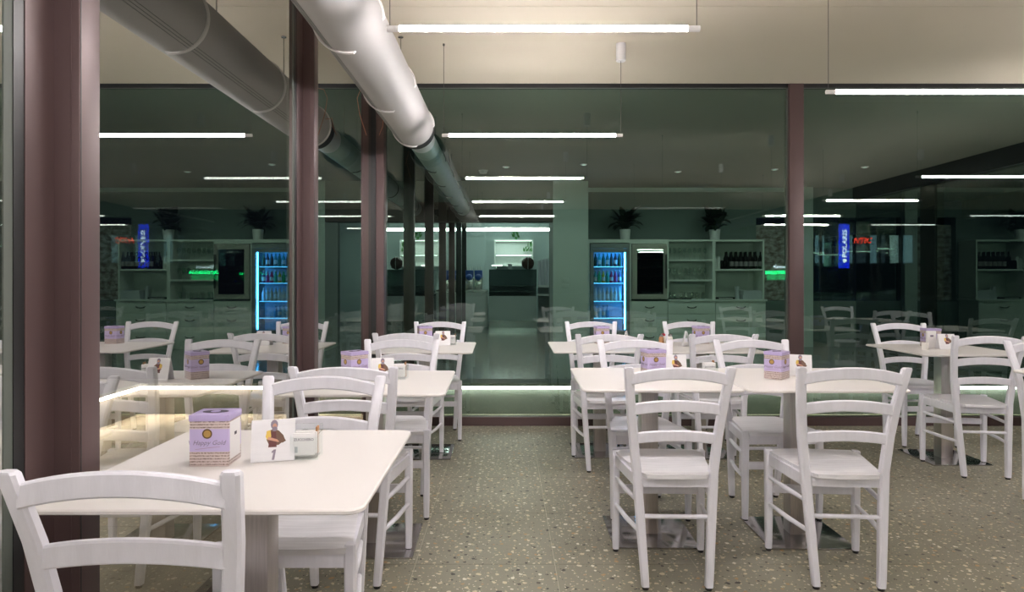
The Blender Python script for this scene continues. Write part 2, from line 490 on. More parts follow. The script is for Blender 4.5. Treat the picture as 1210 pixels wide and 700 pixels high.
# sunken court outside, paved in sandstone
XC = -4.16
cf = struct('floor_court', B().bb(XC - .3, XR, -3.0, YS + .1, ZC - .2, ZC - .02), M['grout'])
pl = {}
random.seed(3)
y = YS
row = 0
while y > -1.0:
    dy = .30
    x = XC - (.35 if row % 2 else 0) - .2
    while x < XL + (7.3 if y > 5.5 else -.05):
        L_ = 1.2
        x1 = min(x + L_, XR - .01)
        if y - dy < YB + .05: x1 = min(x1, XL - .11)
        x0 = max(x, XC - .02)
        if x1 - x0 > .05:
            k = round(x1 - x0, 3)
            if k not in pl:
                pl[k] = B().bb(-k / 2 + .003, k / 2 - .003, -dy / 2 + .003, dy / 2 - .003, -.02, 0, .003).mesh('paving_plank', M['paving'], False)
            link('paving_plank', pl[k], cf, ((x0 + x1) / 2, y - dy / 2, ZC + random.uniform(-.003, .001)))
        x += L_
    y -= dy; row += 1
struct('trim_4', B().bb(XL, XR, YS, YS + .25, ZC - .02, 0.0), M['riser'])
struct('trim_9', B().bb(XC - .5, XL, YS, YS + .25, ZC - .02, 0.0), M['court_wall'])
struct('trim_5', B().bb(XC - .3, XC, -3.0, YS, ZC - .02, 0.0), M['court_wall'])
b = B(); b.bb(XC - .5, XR, YS - .06, YS + .25, .032, .07, .004)
struct('trim_6', b, M['riser'])
b = B(); b.bb(XC - .3, XC + .06, -3.0, YS - .06, .032, .07, .004)
struct('trim_7', b, M['riser'])
st = thing('led_strip', 'glowing warm white line of light low along the step beyond the glass', 'light strip', (0, YS, 0))
B().bb(XC + .036, XL - .08, -.052, -.036, .0, .031).obj('light_line', M['strip_left'], st)
B().bb(XL + .11, XR - .03, -.052, -.036, .0, .031).obj('light_line', M['strip'], st)
b = B(); b.bb(XC + .036, XC + .052, -2.9 - YS, -.056, .0, .031); b.obj('light_line', M['strip_left'], st)

# interior beyond the step
struct('floor_interior', B().bb(XL, XR, YS + .26, YR, -.15, .05), M['infloor'])
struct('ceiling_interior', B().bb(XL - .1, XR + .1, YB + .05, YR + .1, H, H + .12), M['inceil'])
struct('wall_bar', B().bb(.777, 4.45, YW, YW + .15, .05, H), M['inwall_dark'])
struct('trim_8', B().bb(.777, 5.2, YW - .03, YW, 2.80, H), M['inwall'])
struct('wall_pier', B().bb(.777, 1.36, 10.5, YW, .05, H), M['inwall'])
struct('wall_pillar', B().bb(5.2, 5.42, YW - .1, YW + .15, .05, H), M['inwall'])
struct('wall_header', B().bb(XL, .777, 10.5, 10.7, 2.2, 2.52), M['header'])
struct('wall_header_top', B().bb(XL, .777, 10.52, 10.7, 2.52, H), M['inwall_dark'])
struct('wall_window_sill', B().bb(4.45, XR, YW, YW + .15, .05, .86), M['inwall_dark'])
struct('wall_window_lintel', B().bb(4.45, XR, YW, YW + .15, 2.35, H), M['inwall_dark'])
wf = struct('window_5', B().bb(5.42, 5.46, YW + .02, YW + .1, .86, 2.35), M['black'])
B().bb(5.46, XR, YW + .05, YW + .06, .86, 2.35).obj('pane', M['glass_right'], wf, False)
struct('wall_back_room_right', B().bb(2.6, 2.7, YW + .15, YR, .05, H), M['roomwall'])
struct('wall_back_room_rear', B().bb(XL - .1, 2.7, YR, YR + .12, .05, H), M['roomwall'])

# mural of pale lettered boards seen at the end of the bar
def mural_mat():
    m, nt, b_ = nodes_of('lettered_boards')
    N = nt.nodes.new; L = nt.links.new
    tc = N('ShaderNodeTexCoord').outputs['Object']
    n = N('ShaderNodeTexNoise'); n.inputs['Scale'].default_value = 9; n.inputs['Detail'].default_value = 6
    mp = N('ShaderNodeMapping'); mp.inputs['Scale'].default_value = (1, 1, 1.6); L(tc, mp.inputs[0]); L(mp.outputs[0], n.inputs['Vector'])
    r = N('ShaderNodeValToRGB')
    r.color_ramp.elements[0].position = .38; r.color_ramp.elements[1].position = .62
    r.color_ramp.elements[0].color = (.16, .12, .10, 1); r.color_ramp.elements[1].color = (.42, .40, .38, 1)
    L(n.outputs['Fac'], r.inputs[0]); L(r.outputs[0], b_.inputs['Base Color'])
    return m
M['mural'] = mural_mat()
mu = thing('wall_mural', 'patchwork panel of pale distressed boards at the right end of the bar', 'wall panel', (4.83, YW + .1, .86))
for i in range(8):
    B().box((0, .02, .09 + i * .17), (.74, .03 + .004 * (i % 3), .166)).obj('board', M['mural'], mu, False)

# ------------------------------------------------------------------ street behind the terrace (seen mirrored twice in the glass)
struct('ground_street', B().bb(-60, 40, -60, YE, -.32, -.22), M['asphalt'])
sh = thing('shop_building', 'brown clad shop across the street with a row of lit bluish windows', 'building', (-18, -47, -.22))
b = B(); b.bb(-16, 16, -6, 0, 0, 3.05); b.bb(-16, 16, -6, 0, 5.6, 9); b.bb(-16, 16, -6, -3, 3.05, 5.6)
b.obj('wall', M['facade'], sh)
M['lit1'] = emit('lit_window_blue', (.30, .55, .66), 3.0)
M['lit2'] = emit('lit_window_teal', (.40, .62, .60), 4.0)
M['lit3'] = emit('lit_window_dim', (.10, .16, .20), 2.0)
xs = [-6.9, -5.6, -4.4, -3.6, -2.6, -1.4, -.6, .5, 1.2, 2.4, 3.2]
for i, (a, b_) in enumerate(zip(xs[:-1], xs[1:])):
    wi = B().bb(a, a + .14, -.3, .05, 3.05, 5.6).obj('window_frame', M['black'], sh)
    B().bb(a + .14, b_, -.5, -.4, 3.05, 5.6).obj('window_pane', (M['lit1'], M['lit2'], M['lit3'], M['lit1'], M['lit3'], M['lit1'], M['lit3'], M['lit3'], M['lit1'], M['lit3'])[i], wi, False)
for i in range(16):
    B().bb(-16 + 2 * i, -14.05 + 2 * i, 0, .06 + .03 * (i % 2), .1, 3.0).obj('cladding_panel', M['facade'], sh, False)
M['signblue'] = emit('sign_blue', (.01, .03, 1.0), 10)
M['signwhite'] = emit('sign_white', (.75, .85, 1.0), 90)
M['signgreen'] = emit('sign_green', (.0, 1.0, .25), 26)
M['signgreen2'] = emit('sign_green_dim', (.0, .5, .14), 10)
M['signred'] = emit('sign_red', (1.0, .06, .03), 14)
def street_sign(name, label, loc):
    t = thing(name, label, 'sign', loc); t.rotation_euler.z = PI; return t   # faces the terrace
s = street_sign('illuminated_sign', 'tall blue vertical light box with white lettering', (-17.9, -46.2, 2.36))
B().box((0, .12, 1.97), (.86, .24, 3.95), 0, .02).obj('light_box', M['signblue'], s)
t = link('lettering', text_mesh('POLARIS', .54, .01, 'CENTER', 0, .016), s, (0, -.02, 2.18)); t.scale = (1.22, 1, 1)
t.rotation_euler = (PI / 2, -PI / 2, 0); t.data.materials.append(M['signwhite'])
b = B(); b.lathe([(.001, 0), (.19, 0), (.19, .02), (.001, .02)], 16)
e = b.obj('emblem', M['signwhite'], s); e.rotation_euler = (PI / 2, 0, 0); e.location = (0, 0, .66)
B().box((0, .6, 2), (.1, .9, .1)).obj('bracket', M['black'], s)
s = street_sign('illuminated_sign', 'green glowing bar sign with white lettering above it', (-12.3, -46.2, 1.25))
B().box((0, .1, .72), (2.9, .2, .32), 0, .02).obj('light_bar', M['signgreen'], s)
B().box((0, .12, .28), (2.6, .16, .44), 0, .02).obj('light_panel', M['signgreen2'], s)
t = link('lettering', text_mesh('Kawasaki', .42, .02, 'CENTER', 0, .010), s, (0, 0, 1.22))
t.rotation_euler = (PI / 2, 0, 0); t.data.materials.append(M['signwhite'])
B().box((0, .4, .72), (.1, .5, .1)).obj('bracket', M['black'], s)
s = street_sign('window_sign', 'small red slanted lettering in a lit shop window', (-19.8, -46.8, 4.6))
t = link('lettering', text_mesh('NTIC', .7, .02, 'CENTER', .3, .02), s, (0, 0, .25))
t.rotation_euler = (PI / 2, 0, 0); t.data.materials.append(M['signred'])

# ------------------------------------------------------------------ pendants
def pendant(name, label, xl, y, z, shade=False):
    t = thing(name, label, 'lamp', (xl, y, z), 0, 'linear tube pendants')
    Lt = 1.26
    B().tube([(.05, 0, 0), (Lt - .05, 0, 0)], .0105, 12).obj('light_tube', M['lamp'], t)
    for x0, x1 in ((0, .05), (Lt - .05, Lt)):
        B().tube([(x0, 0, 0), (x1, 0, 0)], .0125, 12).obj('end_cap', M['whitemetal'], t)
    def cover(a0, a1):  # added cover: cuts uplight, and on shaded lamps hides the far side
        A = [math.radians(a0 + (a1 - a0) * k / 10) for k in range(11)]
        B().loft([[(x, r * math.cos(a), r * math.sin(a)) for r, a in [(.0132, a) for a in A] + [(.0118, a) for a in reversed(A)]] for x in (.05, Lt - .05)]).obj('added_cover', M['whitemetal'], t)
    if shade: cover(-95, 115)
    else: cover(55, 125)
    dz = H - z
    for x in (.012, Lt - .012):
        B().tube([(x, 0, .012), (x, 0, dz - .005)], .0016, 6).obj('cable', M['cable'], t)
    B().lathe([(.032, dz - .122), (.034, dz - .12), (.034, dz)], 20, (Lt - .012, 0, 0)).obj('canopy', M['whitemetal'], t)
    B().lathe([(.004, dz - .016), (.007, dz - .012), (.007, dz)], 10, (.012, 0, 0)).obj('ceiling_hook', M['cable'], t)
    return t
ZL = 2.236
pendant('pendant_light', 'white tube pendant near the top centre, beside the white duct', -.48, 2.557, ZL)
pendant('pendant_light', 'white tube pendant hanging just in front of the back glass', -.447, 4.43, ZL)
pendant('pendant_light', 'bright tube pendant at the upper right, cut by the picture edge', 1.765, 3.50, 2.262, True)
for i, (x, y) in enumerate(((-.46, .72), (4.0, 4.52), (4.0, 2.68), (4.0, .80), (-.46, -2.95), (4.63, -.80), (-.46, -1.15))):  # the two left-row lamps behind the viewer are added to brighten chair backs
    pendant('pendant_light', ('tube pendant of the left row above the viewer, seen reflected in the back glass', 'rear tube pendant of the right row outside the frame, mirrored in the glass',
        'middle tube pendant of the right row outside the frame, mirrored in the glass', 'front tube pendant of the right row outside the frame, mirrored in the glass',
        'added tube pendant far behind the viewer, for frontal light on the chair backs', 'tube pendant behind the viewer on the right, mirrored low in the back glass',
        'added tube pendant in line with the left row behind the viewer, brightening chair backs')[i], x, y, ZL if i not in (4, 6) else (2.35, 2.2)[i == 6])
pendant('pendant_light', 'shaded tube pendant outside the frame whose dark back is mirrored above the bar', 1.80, 1.72, 2.25, True)

# ------------------------------------------------------------------ duct
DX, DZ = -.714, 2.41
du = thing('air_duct', 'fat white round duct running under the ceiling along the left glass', 'duct', (DX, 0, DZ))
def ytube(y0, y1, r, seg=40):
    return B().tube([(0, y0, 0), (0, y1, 0)], r, seg, True)
ytube(YE, 4.87, .157).obj('duct_body', M['duct'], du)
def ring(y, r, t, m, parent, name='ring'):
    rings = []
    for k in range(32):
        a = 2 * PI * k / 40
        rings.append([((r + dr) * math.cos(a), y + dy, (r + dr) * math.sin(a)) for dr, dy in ((-.004, -t), (t * .7, -t), (t, 0), (t * .7, t), (-.004, t))])
    return B().loft(rings, False, True).obj(name, m, parent)
for k in range(9):
    ring(4.87 - k, .157, .010, M['ring'], du)
for k in range(3):                       # fine printed lines along the sheet
    a = -2.05 - .09 * k
    B().tube([(.1585 * math.cos(a), YE, .1585 * math.sin(a)), (.1585 * math.cos(a), 4.86, .1585 * math.sin(a))], .0012, 5).obj('seam', M['gasket'], du)
ytube(4.875, 5.02, .150).obj('collar', M['rubber'], du)
for k, yy in enumerate((-.6, .9, 2.4, 3.3, 4.3)):
    B().tube([(0, yy, .15), (0, yy, H - DZ)], .004, 6).obj('hanger_rod', M['steelcap'], du)
    B().lathe([(.018, H - DZ - .006), (.018, H - DZ)], 10, (0, yy, 0)).obj('hanger_plate', M['steelcap'], du)
dm = thing('metal_duct', 'shiny banded metal duct passing on beyond the back glass', 'duct', (DX, 0, DZ))
ytube(5.02, 10.6, .112).obj('duct_body', M['zinc'], dm)
for k in range(5):
    ring(6.3 + .95 * k, .112, .009, M['darkring'], dm)
ring(10.59, .112, .008, M['zinc'], dm)
for k, yy in enumerate((5.9, 8.0, 10.0)):
    B().tube([(0, yy, .11), (0, yy, H - DZ)], .004, 6).obj('hanger_rod', M['cable'], dm)
for k, (pts, lab) in enumerate((
        ([(-.84, 4.3, 2.47), P(440, 103, 4.3), P(426, 106, 4.3), P(422, 116, 4.3), P(425, 135, 4.3), P(433, 160, 4.3)], 'thin copper wire dangling at the left side of the white duct'),
        ([(-.868, 4.75, 2.43), P(453, 140, 4.75), P(452, 150, 4.75), P(448, 160, 4.75)], 'short copper wire dangling beside the white ring at the duct end'))):
    pts = [Vector(p) for p in pts]
    # start at the duct skin
    wv = B().tube([p - Vector((DX, 0, DZ)) for p in pts], .0022, 6).obj('wire', M['wire'], du)
    wv['label'] = lab

# ------------------------------------------------------------------ chairs
def chair_proto(label):
    t = thing('dining_chair', label, 'chair', (0, 0, 0), 0, 'white ladder-back chairs')
    xl = lambda z: .124 + (.028 / .45) * z if z < .45 else .152 + (z - .45) * (.046 / .434)
    yl = lambda z: [-.175, -.165, -.140, -.150, -.180, -.225][0] if z < 0 else None
    prof = [(.012, -.178, .030, .030), (.05, -.176, .031, .031), (.25, -.157, .035, .032), (.46, -.142, .036, .033), (.60, -.150, .036, .031), (.74, -.178, .036, .029), (.878, -.222, .036, .027), (.884, -.224, .030, .021)]
    def yz(z):
        for a, b_ in zip(prof[:-1], prof[1:]):
            if a[0] <= z <= b_[0]:
                f = (z - a[0]) / (b_[0] - a[0]); return a[1] + f * (b_[1] - a[1])
        return prof[-1][1]
    for s in (-1, 1):
        b = B()
        b.loft([[(s * xl(z) + x, y0 + y, z) for x, y in rr(w_, d_, .006)] for z, y0, w_, d_ in prof])
        l = b.obj('leg', M['chair'], t)
        B().lathe([(.013, 0), (.014, .012)], 10, (s * xl(0), -.178, 0)).obj('foot_glide', M['glide'], l)
    for s in (-1, 1):
        b = B()
        b.loft([[(s * .190 + x, .175 + y, z) for x, y in rr(w_, d_, .006)] for z, w_, d_ in ((.012, .027, .027), (.12, .031, .031), (.38, .034, .034), (.455, .034, .034), (.459, .029, .029))])
        l = b.obj('leg', M['chair'], t)
        B().lathe([(.012, 0), (.013, .012)], 10, (s * .190, .175, 0)).obj('foot_glide', M['glide'], l)
    # arched back rails
    for zc, rise, h in ((.848, .026, .046), (.722, .018, .045), (.602, .014, .043)):
        n = 12
        X = xl(zc) - .010
        rings = []
        for k in range(n + 1):
            u = -1 + 2 * k / n
            z = zc - .012 + rise * (1 - u * u) * .95
            y0 = yz(zc) - .012 * (1 - u * u)
            x = u * X
            hh = h / 2; th = .009
            rings.append([(x, y0 + yy, z + zz) for yy, zz in ((-th, -hh + .004), (-th + .004, -hh), (th - .004, -hh), (th, -hh + .004), (th, hh - .004), (th - .004, hh), (-th + .004, hh), (-th, hh - .004))])
        B().loft(rings).obj('back_rail', M['chair'], t)
    # dished seat board
    bm = bmesh.new(); nx, ny = 10, 10
    G = {}
    for top in (1, 0):
        for j in range(ny + 1):
            v = j / ny
            y = -.178 + .375 * v
            hw = .137 + .055 * min(1, v * 1.15) - (.018 if v < .05 else 0) - (.012 if v > .95 else 0)
            for i in range(nx + 1):
                u = -1 + 2 * i / nx
                z = .458 - .007 * (1 - u * u) * math.sin(PI * min(1, v * 1.05)) if top else .437
                yy = y + ((-.010 * (1 - u * u)) if v < .05 else 0) + (.012 * (1 - u * u) if v > .95 else 0)
                hx = hw - (0 if top else .004)
                if top and (i in (0, nx) or j in (0, ny)): z -= .004
                G[top, i, j] = bm.verts.new((u * hx, yy, z))
    for j in range(ny):
        for i in range(nx):
            bm.faces.new([G[1, i, j], G[1, i + 1, j], G[1, i + 1, j + 1], G[1, i, j + 1]])
            bm.faces.new([G[0, i, j + 1], G[0, i + 1, j + 1], G[0, i + 1, j], G[0, i, j]])
    for i in range(nx):
        bm.faces.new([G[0, i, 0], G[0, i + 1, 0], G[1, i + 1, 0], G[1, i, 0]])
        bm.faces.new([G[1, i, ny], G[1, i + 1, ny], G[0, i + 1, ny], G[0, i, ny]])
    for j in range(ny):
        bm.faces.new([G[1, 0, j], G[1, 0, j + 1], G[0, 0, j + 1], G[0, 0, j]])
        bm.faces.new([G[0, nx, j], G[0, nx, j + 1], G[1, nx, j + 1], G[1, nx, j]])
    sb = B(); sb.bm.free(); sb.bm = bm
    sb.obj('seat', M['seat'], t)
    # aprons
    B().bb(-.176, .176, .166, .184, .390, .438, .003).obj('apron', M['chair'], t)
    B().bb(-.140, .140, -.152, -.134, .395, .438, .003).obj('apron', M['chair'], t)
    for s in (-1, 1):
        B().loft([[(s * xa + x, ya, z) for x, z in ((-.008, .392), (.008, .392), (.008, .438), (-.008, .438))] for xa, ya in ((.152, -.13), (.188, .165))]).obj('apron', M['chair'], t)
    # stretchers
    B().bb(-.178, .178, .166, .182, .262, .300, .003).obj('stretcher', M['chair'], t)
    B().tube([(-.14, -.156, .28), (.14, -.156, .28)], [.009, .009], 10).obj('stretcher', M['chair'], t)
    for z in (.335, .215):
        for s in (-1, 1):
            B().tube([(s * xl(z), yz(z), z), (s * .17, 0, z), (s * .19, .17, z)], [.0085, .0105, .0085], 10).obj('stretcher', M['chair'], t)
    return t

chairs = [   # x centre, y centre, turn in degrees, label
    (-.683, 1.345, 0, 'white ladder-back chair, largest and nearest, at the bottom left corner'),
    (-.64, 2.015, 180, 'white chair facing the viewer right behind the number 1 card on the nearest table'),
    (-.633, 2.70, -1, 'white chair on the near side of the second left table, back to the viewer'),
    (-.597, 3.42, 180, 'white chair on the far side of the second left table, facing the viewer'),
    (-.645, 4.30, 0, 'white chair on the near side of the rearmost left table'),
    (-.543, 5.01, 180, 'white chair behind the rearmost left table, its back close to the glass wall'),
    (.680, 2.685, -1.5, 'white chair front centre, back to the viewer, left of the two big front chairs'),
    (1.365, 2.685, -4, 'white chair front right of centre, right of the two big front chairs'),
    (.735, 3.40, 180, 'white chair facing the viewer behind the front centre table with the lavender tin'),
    (1.40, 3.40, 181, 'white chair facing the viewer behind the table with the corner-on lavender tin'),
    (.655, 4.22, -1, 'white chair on the near side of the left rear centre table, back to the viewer'),
    (1.380, 4.22, -2, 'white chair on the near side of the right rear centre table, back to the viewer'),
    (.700, 5.02, 180, 'white chair against the back glass, left of the rear centre pair'),
    (1.50, 5.02, 178, 'white chair against the back glass, right of the rear centre pair'),
    (3.11, 4.82, 179, 'white chair facing the viewer behind the right table, near the back glass'),
    (2.98, 4.09, -7, 'white chair on the near side of the right table, back to the viewer'),
    (2.99, 3.32, 178, 'white chair cut by the right picture edge, on the far side of its table'),
    (3.00, 2.62, 0, 'white chair just outside the right picture edge, seen only as a reflection'),
    (4.35, 4.09, 3, 'white chair beyond the right picture edge, seen only in the glass'),
    (4.38, 4.80, 182, 'white chair beyond the right picture edge by the back glass, seen only as a reflection'),
    (4.34, 2.62, -2, 'white chair at the outermost right table, seen only in the glass'),
    (4.36, 3.32, 179, 'white chair facing back at the outermost right table, seen only in the glass'),
]
proto = None
for x, y, a, lab in chairs:
    if proto is None:
        proto = chair_proto(lab); c = proto
    else:
        c = dup(proto, None, None, None, lab)
    c.location = (x, y, 0); c.rotation_euler.z = math.radians(a)

# ------------------------------------------------------------------ tables
def rounded(w, d, r, n=6):
    pts = []
    for cx, cy, a0 in ((w / 2 - r, d / 2 - r, 0), (-w / 2 + r, d / 2 - r, PI / 2), (-w / 2 + r, -d / 2 + r, PI), (w / 2 - r, -d / 2 + r, 1.5 * PI)):
        for k in range(n + 1):
            a = a0 + PI / 2 * k / n
            pts.append((cx + r * math.cos(a), cy + r * math.sin(a)))
    return pts
def table_proto(label):
    t = thing('cafe_table', label, 'table', (0, 0, 0), 0, 'square white cafe tables')
    b = B()
    def rg(inset, z):
        return [(x * (1 - inset / .35), y * (1 - inset / .35), z) for x, y in rounded(.7, .7, .035)]
    b.loft([rg(.004, .738), rg(0, .741), rg(0, .747), rg(.003, .75)])
    b.obj('tabletop', M['table'], t)
    B().bb(-.04, .04, -.04, .04, .008, .730, .003).obj('column', M['steel'], t)
    B().bb(-.195, .195, -.195, .195, 0, .009, .002).obj('base_plate', M['plate'], t)
    B().bb(-.15, .15, -.15, .15, .730, .738).obj('mounting_plate', M['glide'], t)
    return t
tables = [
    (-.645, 1.65, 0, 'white square table nearest the viewer at the lower left, with the number 1 card'),
    (-.608, 2.97, 1.0, 'second white table from the front along the left glass wall'),
    (-.575, 4.51, 0.5, 'rearmost white table along the left glass wall'),
    (.688, 3.075, -1, 'front centre white table, left half of the front pair, below the front tin'),
    (1.395, 3.065, 0, 'front centre white table, right half of the front pair, with the corner-on tin'),
    (.668, 4.545, -.5, 'left half of the rear centre pair of white tables'),
    (1.372, 4.52, 0, 'right half of the rear centre pair of white tables'),
    (3.01, 4.37, 0, 'white table at the right with a tin, a white packet and a card'),
    (3.01, 3.005, 0, 'white table whose corner shows at the right picture edge'),
    (4.36, 4.40, 1, 'white table beyond the right picture edge near the back glass, seen only as a reflection'),
    (4.36, 2.99, 0, 'white table beyond the right picture edge nearer the viewer, seen only as a reflection'),
]
proto = None
for x, y, a, lab in tables:
    if proto is None:
        proto = table_proto(lab); c = proto
    else:
        c = dup(proto, None, None, None, lab)
    c.location = (x, y, 0); c.rotation_euler.z = math.radians(a)

# ------------------------------------------------------------------ tins, cards, holders
ZT = .7502
def tin_proto(label):
    t = thing('biscuit_tin', label, 'tin', (0, 0, ZT), 0, 'lavender tins on the tables')
    s = .098; D2 = .084 / 2
    b = B(); b.bb(-s / 2, s / 2, -D2, D2, 0, .120, .003); b.obj('tin_body', M['tin'], t)
    l = B().bb(-s / 2 - .0015, s / 2 + .0015, -D2 - .0015, D2 + .0015, .114, .131, .003).obj('lid', M['lid'], t)
    em = B(); em.lathe([(.001, .1305), (.033, .1305), (.033, .1316), (.001, .1316)], 20)
    for v in em.bm.verts: v.co.y *= .55
    em.obj('lid_emblem', M['ink'], l)
    em = B(); em.lathe([(.001, .1310), (.012, .1310), (.012, .1320), (.001, .1320)], 14)
    em.obj('lid_emblem', M['lid'], l)
    for k, a in enumerate((0, -PI / 2, PI)):
        R = Matrix.Rotation(a, 4, 'Z')
        def put(o, z, x=0):
            o.matrix_local = R @ Matrix.Translation((x, -(D2 if k != 1 else s / 2) - .0004, z)) @ Matrix.Rotation(PI / 2, 4, 'X')
        e = B().lathe([(.0005, 0), (.0125, 0), (.0125, .0006), (.0005, .0006)], 20).obj('emblem', M['darkgold'], t)
        put(e, .083, -.004)
        e2 = B().lathe([(.0005, .0006), (.009, .0006), (.009, .0010), (.0005, .0010)], 18).obj('emblem_face', M['gold'], e)
        me = text_mesh('Happy Gold', .0165, .0002, 'CENTER', .35, 0)
        me.materials.append(M['script'])
        put(link('lettering', me, t), .060)
        u = B(); u.loft([[(-.034, -.0008, 0), (-.034, .0002, 0), (-.034, .0002, .0003), (-.034, -.0008, .0003)], [(0, .003, 0), (0, .0042, 0), (0, .0042, .0003), (0, .003, .0003)], [(.028, .0058, 0), (.028, .0066, 0), (.028, .0066, .0003), (.028, .0058, .0003)]])
        put(u.obj('underline', M['redline'], t), .044)
    p = B().bb(s / 2, s / 2 + .0008, -D2 + .008, D2 - .010, .016, .110).obj('white_panel', M['paper'], t, False)
    B().bb(s / 2 + .0008, s / 2 + .0012, -.006, .008, .072, .080).obj('panel_print', M['ink'], p, False)
    return t
tins = [
    (-.752, 1.645, 2, 'lavender printed tin on the nearest left table, beside the number 1 card'),
    (-.730, 3.06, 48, 'lavender tin on the second left table, close to the glass'),
    (-.610, 4.76, 20, 'lavender tin on the rearmost left table, seen under a chair rail'),
    (.730, 3.15, 12, 'lavender tin behind the front centre chair, on the left front table'),
    (1.305, 3.06, 45, 'lavender tin standing corner-on, left of a chair at the right front table'),
    (.716, 4.76, 8, 'lavender tin on the left rear centre table'),
    (1.460, 4.76, 15, 'lavender tin on the right rear centre table'),
    (3.030, 4.53, -5, 'lavender tin behind the tall white packet on the right table'),
]
proto = None
for x, y, a, lab in tins:
    if proto is None:
        proto = tin_proto(lab); c = proto
    else:
        c = dup(proto, None, None, None, lab)
    c.location = (x, y, ZT); c.rotation_euler.z = math.radians(a)

def disc_poly(cx, cz, rx, rz, n=12):
    return [(cx + rx * math.cos(2 * PI * k / n), cz + rz * math.sin(2 * PI * k / n)) for k in range(n)]
def card_proto(label, number):
    t = thing('table_number_card', label, 'card', (0, 0, ZT), 0, 'white table number cards')
    lean = math.radians(14)
    Hc, Wc = .106, .108
    fp = B().bb(-Wc / 2, Wc / 2, -.0015, .0015, 0, Hc, .0006).obj('front_panel', M['card'], t)
    fp.rotation_euler.x = -lean; fp.location = (0, -.027, .001)
    bp = B().bb(-Wc / 2, Wc / 2, -.0015, .0015, 0, Hc, .0006).obj('back_panel', M['card'], t)
    bp.rotation_euler.x = lean; bp.location = (0, .027, .001)
    y0, y1 = -.0021, -.0015
    def pr(name, poly, m, off=0):
        B().prism_xz([(x * 1.15, (z - .036) * 1.22 + .036) for x, z in poly], y0 - off, y1).obj(name, M[m], fp, False)
    pr('printed_figure', disc_poly(.002, .083, .008, .010), 'greyhair')
    pr('printed_figure', disc_poly(.003, .080, .0045, .0055), 'skin', .0003)
    pr('printed_figure', disc_poly(.003, .074, .006, .005), 'greyhair', .0004)
    pr('printed_figure', [(-.012, .070), (.002, .074), (.012, .070), (.022, .060), (.026, .050), (.012, .040), (-.008, .040), (-.014, .052)], 'bread')
    pr('printed_figure', [(-.014, .070), (-.006, .072), (-.004, .058), (-.012, .052), (-.016, .058)], 'yellow', .0003)
    pr('printed_figure', [(-.006, .068), (.006, .068), (.008, .036), (-.010, .036)], 'apron', .0002)
    pr('printed_figure', [(-.012, .052), (.012, .046), (.014, .050), (-.010, .058)], 'skin', .0005)
    pr('printed_figure', [(.008, .062), (.020, .060), (.028, .048), (.020, .044), (.010, .050)], 'bread', .0006)
    if number == '1':
        q = B().prism_xz([(-.002, .004), (.004, .004), (.008, .030), (.003, .030), (-.003, .025), (-.002, .021), (.0015, .023)], -.0022, -.0015)
        q.obj('number', M['greyhair'], fp, False)
    return t
cards = [(-.612, 1.672, 14, 'white tent card with printed baker figure and number 1', '1'),
         (-.585, 3.00, 6, 'white number card behind a chair on the second left table', ''),
         (.835, 3.14, 0, 'white number card right of the tin behind the front centre chair', ''),
         (1.452, 3.14, -20, 'white number card turned aside, right of the corner-on tin', ''),
         (3.02, 4.36, -4, 'white number card right of the white packet on the right table', ''),
         (-.46, 4.62, 8, 'white number card on the rearmost left table', ''),
         (.87, 4.60, 75, 'white card edge on the left rear centre table', ''),
         (1.30, 4.58, 80, 'white card seen edge-on on the right rear centre table', '')]
for x, y, a, lab, num in cards:
    c = card_proto(lab, num if num else '2')
    c.location = (x, y, ZT); c.rotation_euler.z = math.radians(a)

def holder_proto(label):
    t = thing('sachet_holder', label, 'holder', (0, 0, ZT), 0, 'clear sachet holders')
    b = B()
    for x0, x1, y0, y1, z0, z1 in ((-.036, .036, -.030, -.027, 0, .060), (-.036, .036, .027, .030, 0, .084), (-.036, -.033, -.027, .027, 0, .066), (.033, .036, -.027, .027, 0, .066), (-.031, .031, -.027, .027, 0, .004)):
        b.bb(x0, x1, y0, y1, z0, z1)
    b.obj('holder_body', M['clear'], t, False)
    for k in range(5):
        sa = B().box((0, 0, .034), (.056, .006, .058), 0, .002).obj('sachet', M['paper'], t)
        sa.location = (random.uniform(-.002, .002), -.020 + .0085 * k, .006 + .002 * (k % 2)); sa.rotation_euler.z = random.uniform(-.05, .05)
        if k == 0:
            me = text_mesh('ZUCCHERO', .0095, .0002, 'CENTER', 0, .0002); me.materials.append(M['greyhair'])
            q = link('sachet_print', me, sa, (0, -.0031, .046)); q.rotation_euler.x = PI / 2
            B().bb(-.024, -.016, -.0034, -.003, .012, .028).obj('sachet_print', M['box'], sa, False)
    B().box((.026, .010, .045), (.005, .022, .070), 0, .001).obj('stirrer', M['wood_stick'], t)
    B().lathe([(.0115, .005), (.0115, .062), (.009, .068)], 12, (-.010, .0215, 0)).obj('shaker', M['clear'], t)
    return t
holders = [(-.531, 1.690, 4, 'clear holder of white sugar sachets beside the number 1 card'),
           (-.510, 3.04, -6, 'clear sachet holder beside the card on the second left table'),
           (1.02 - .03, 3.10, 3, 'sachet holder between the front centre tables, behind a chair back'),
           (-.40, 4.66, 0, 'sachet holder on the rearmost left table')
           ]
proto = None
for x, y, a, lab in holders:
    if proto is None:
        proto = holder_proto(lab); c = proto
    else:
        c = dup(proto, None, None, None, lab)
    c.location = (x, y, ZT); c.rotation_euler.z = math.radians(a)
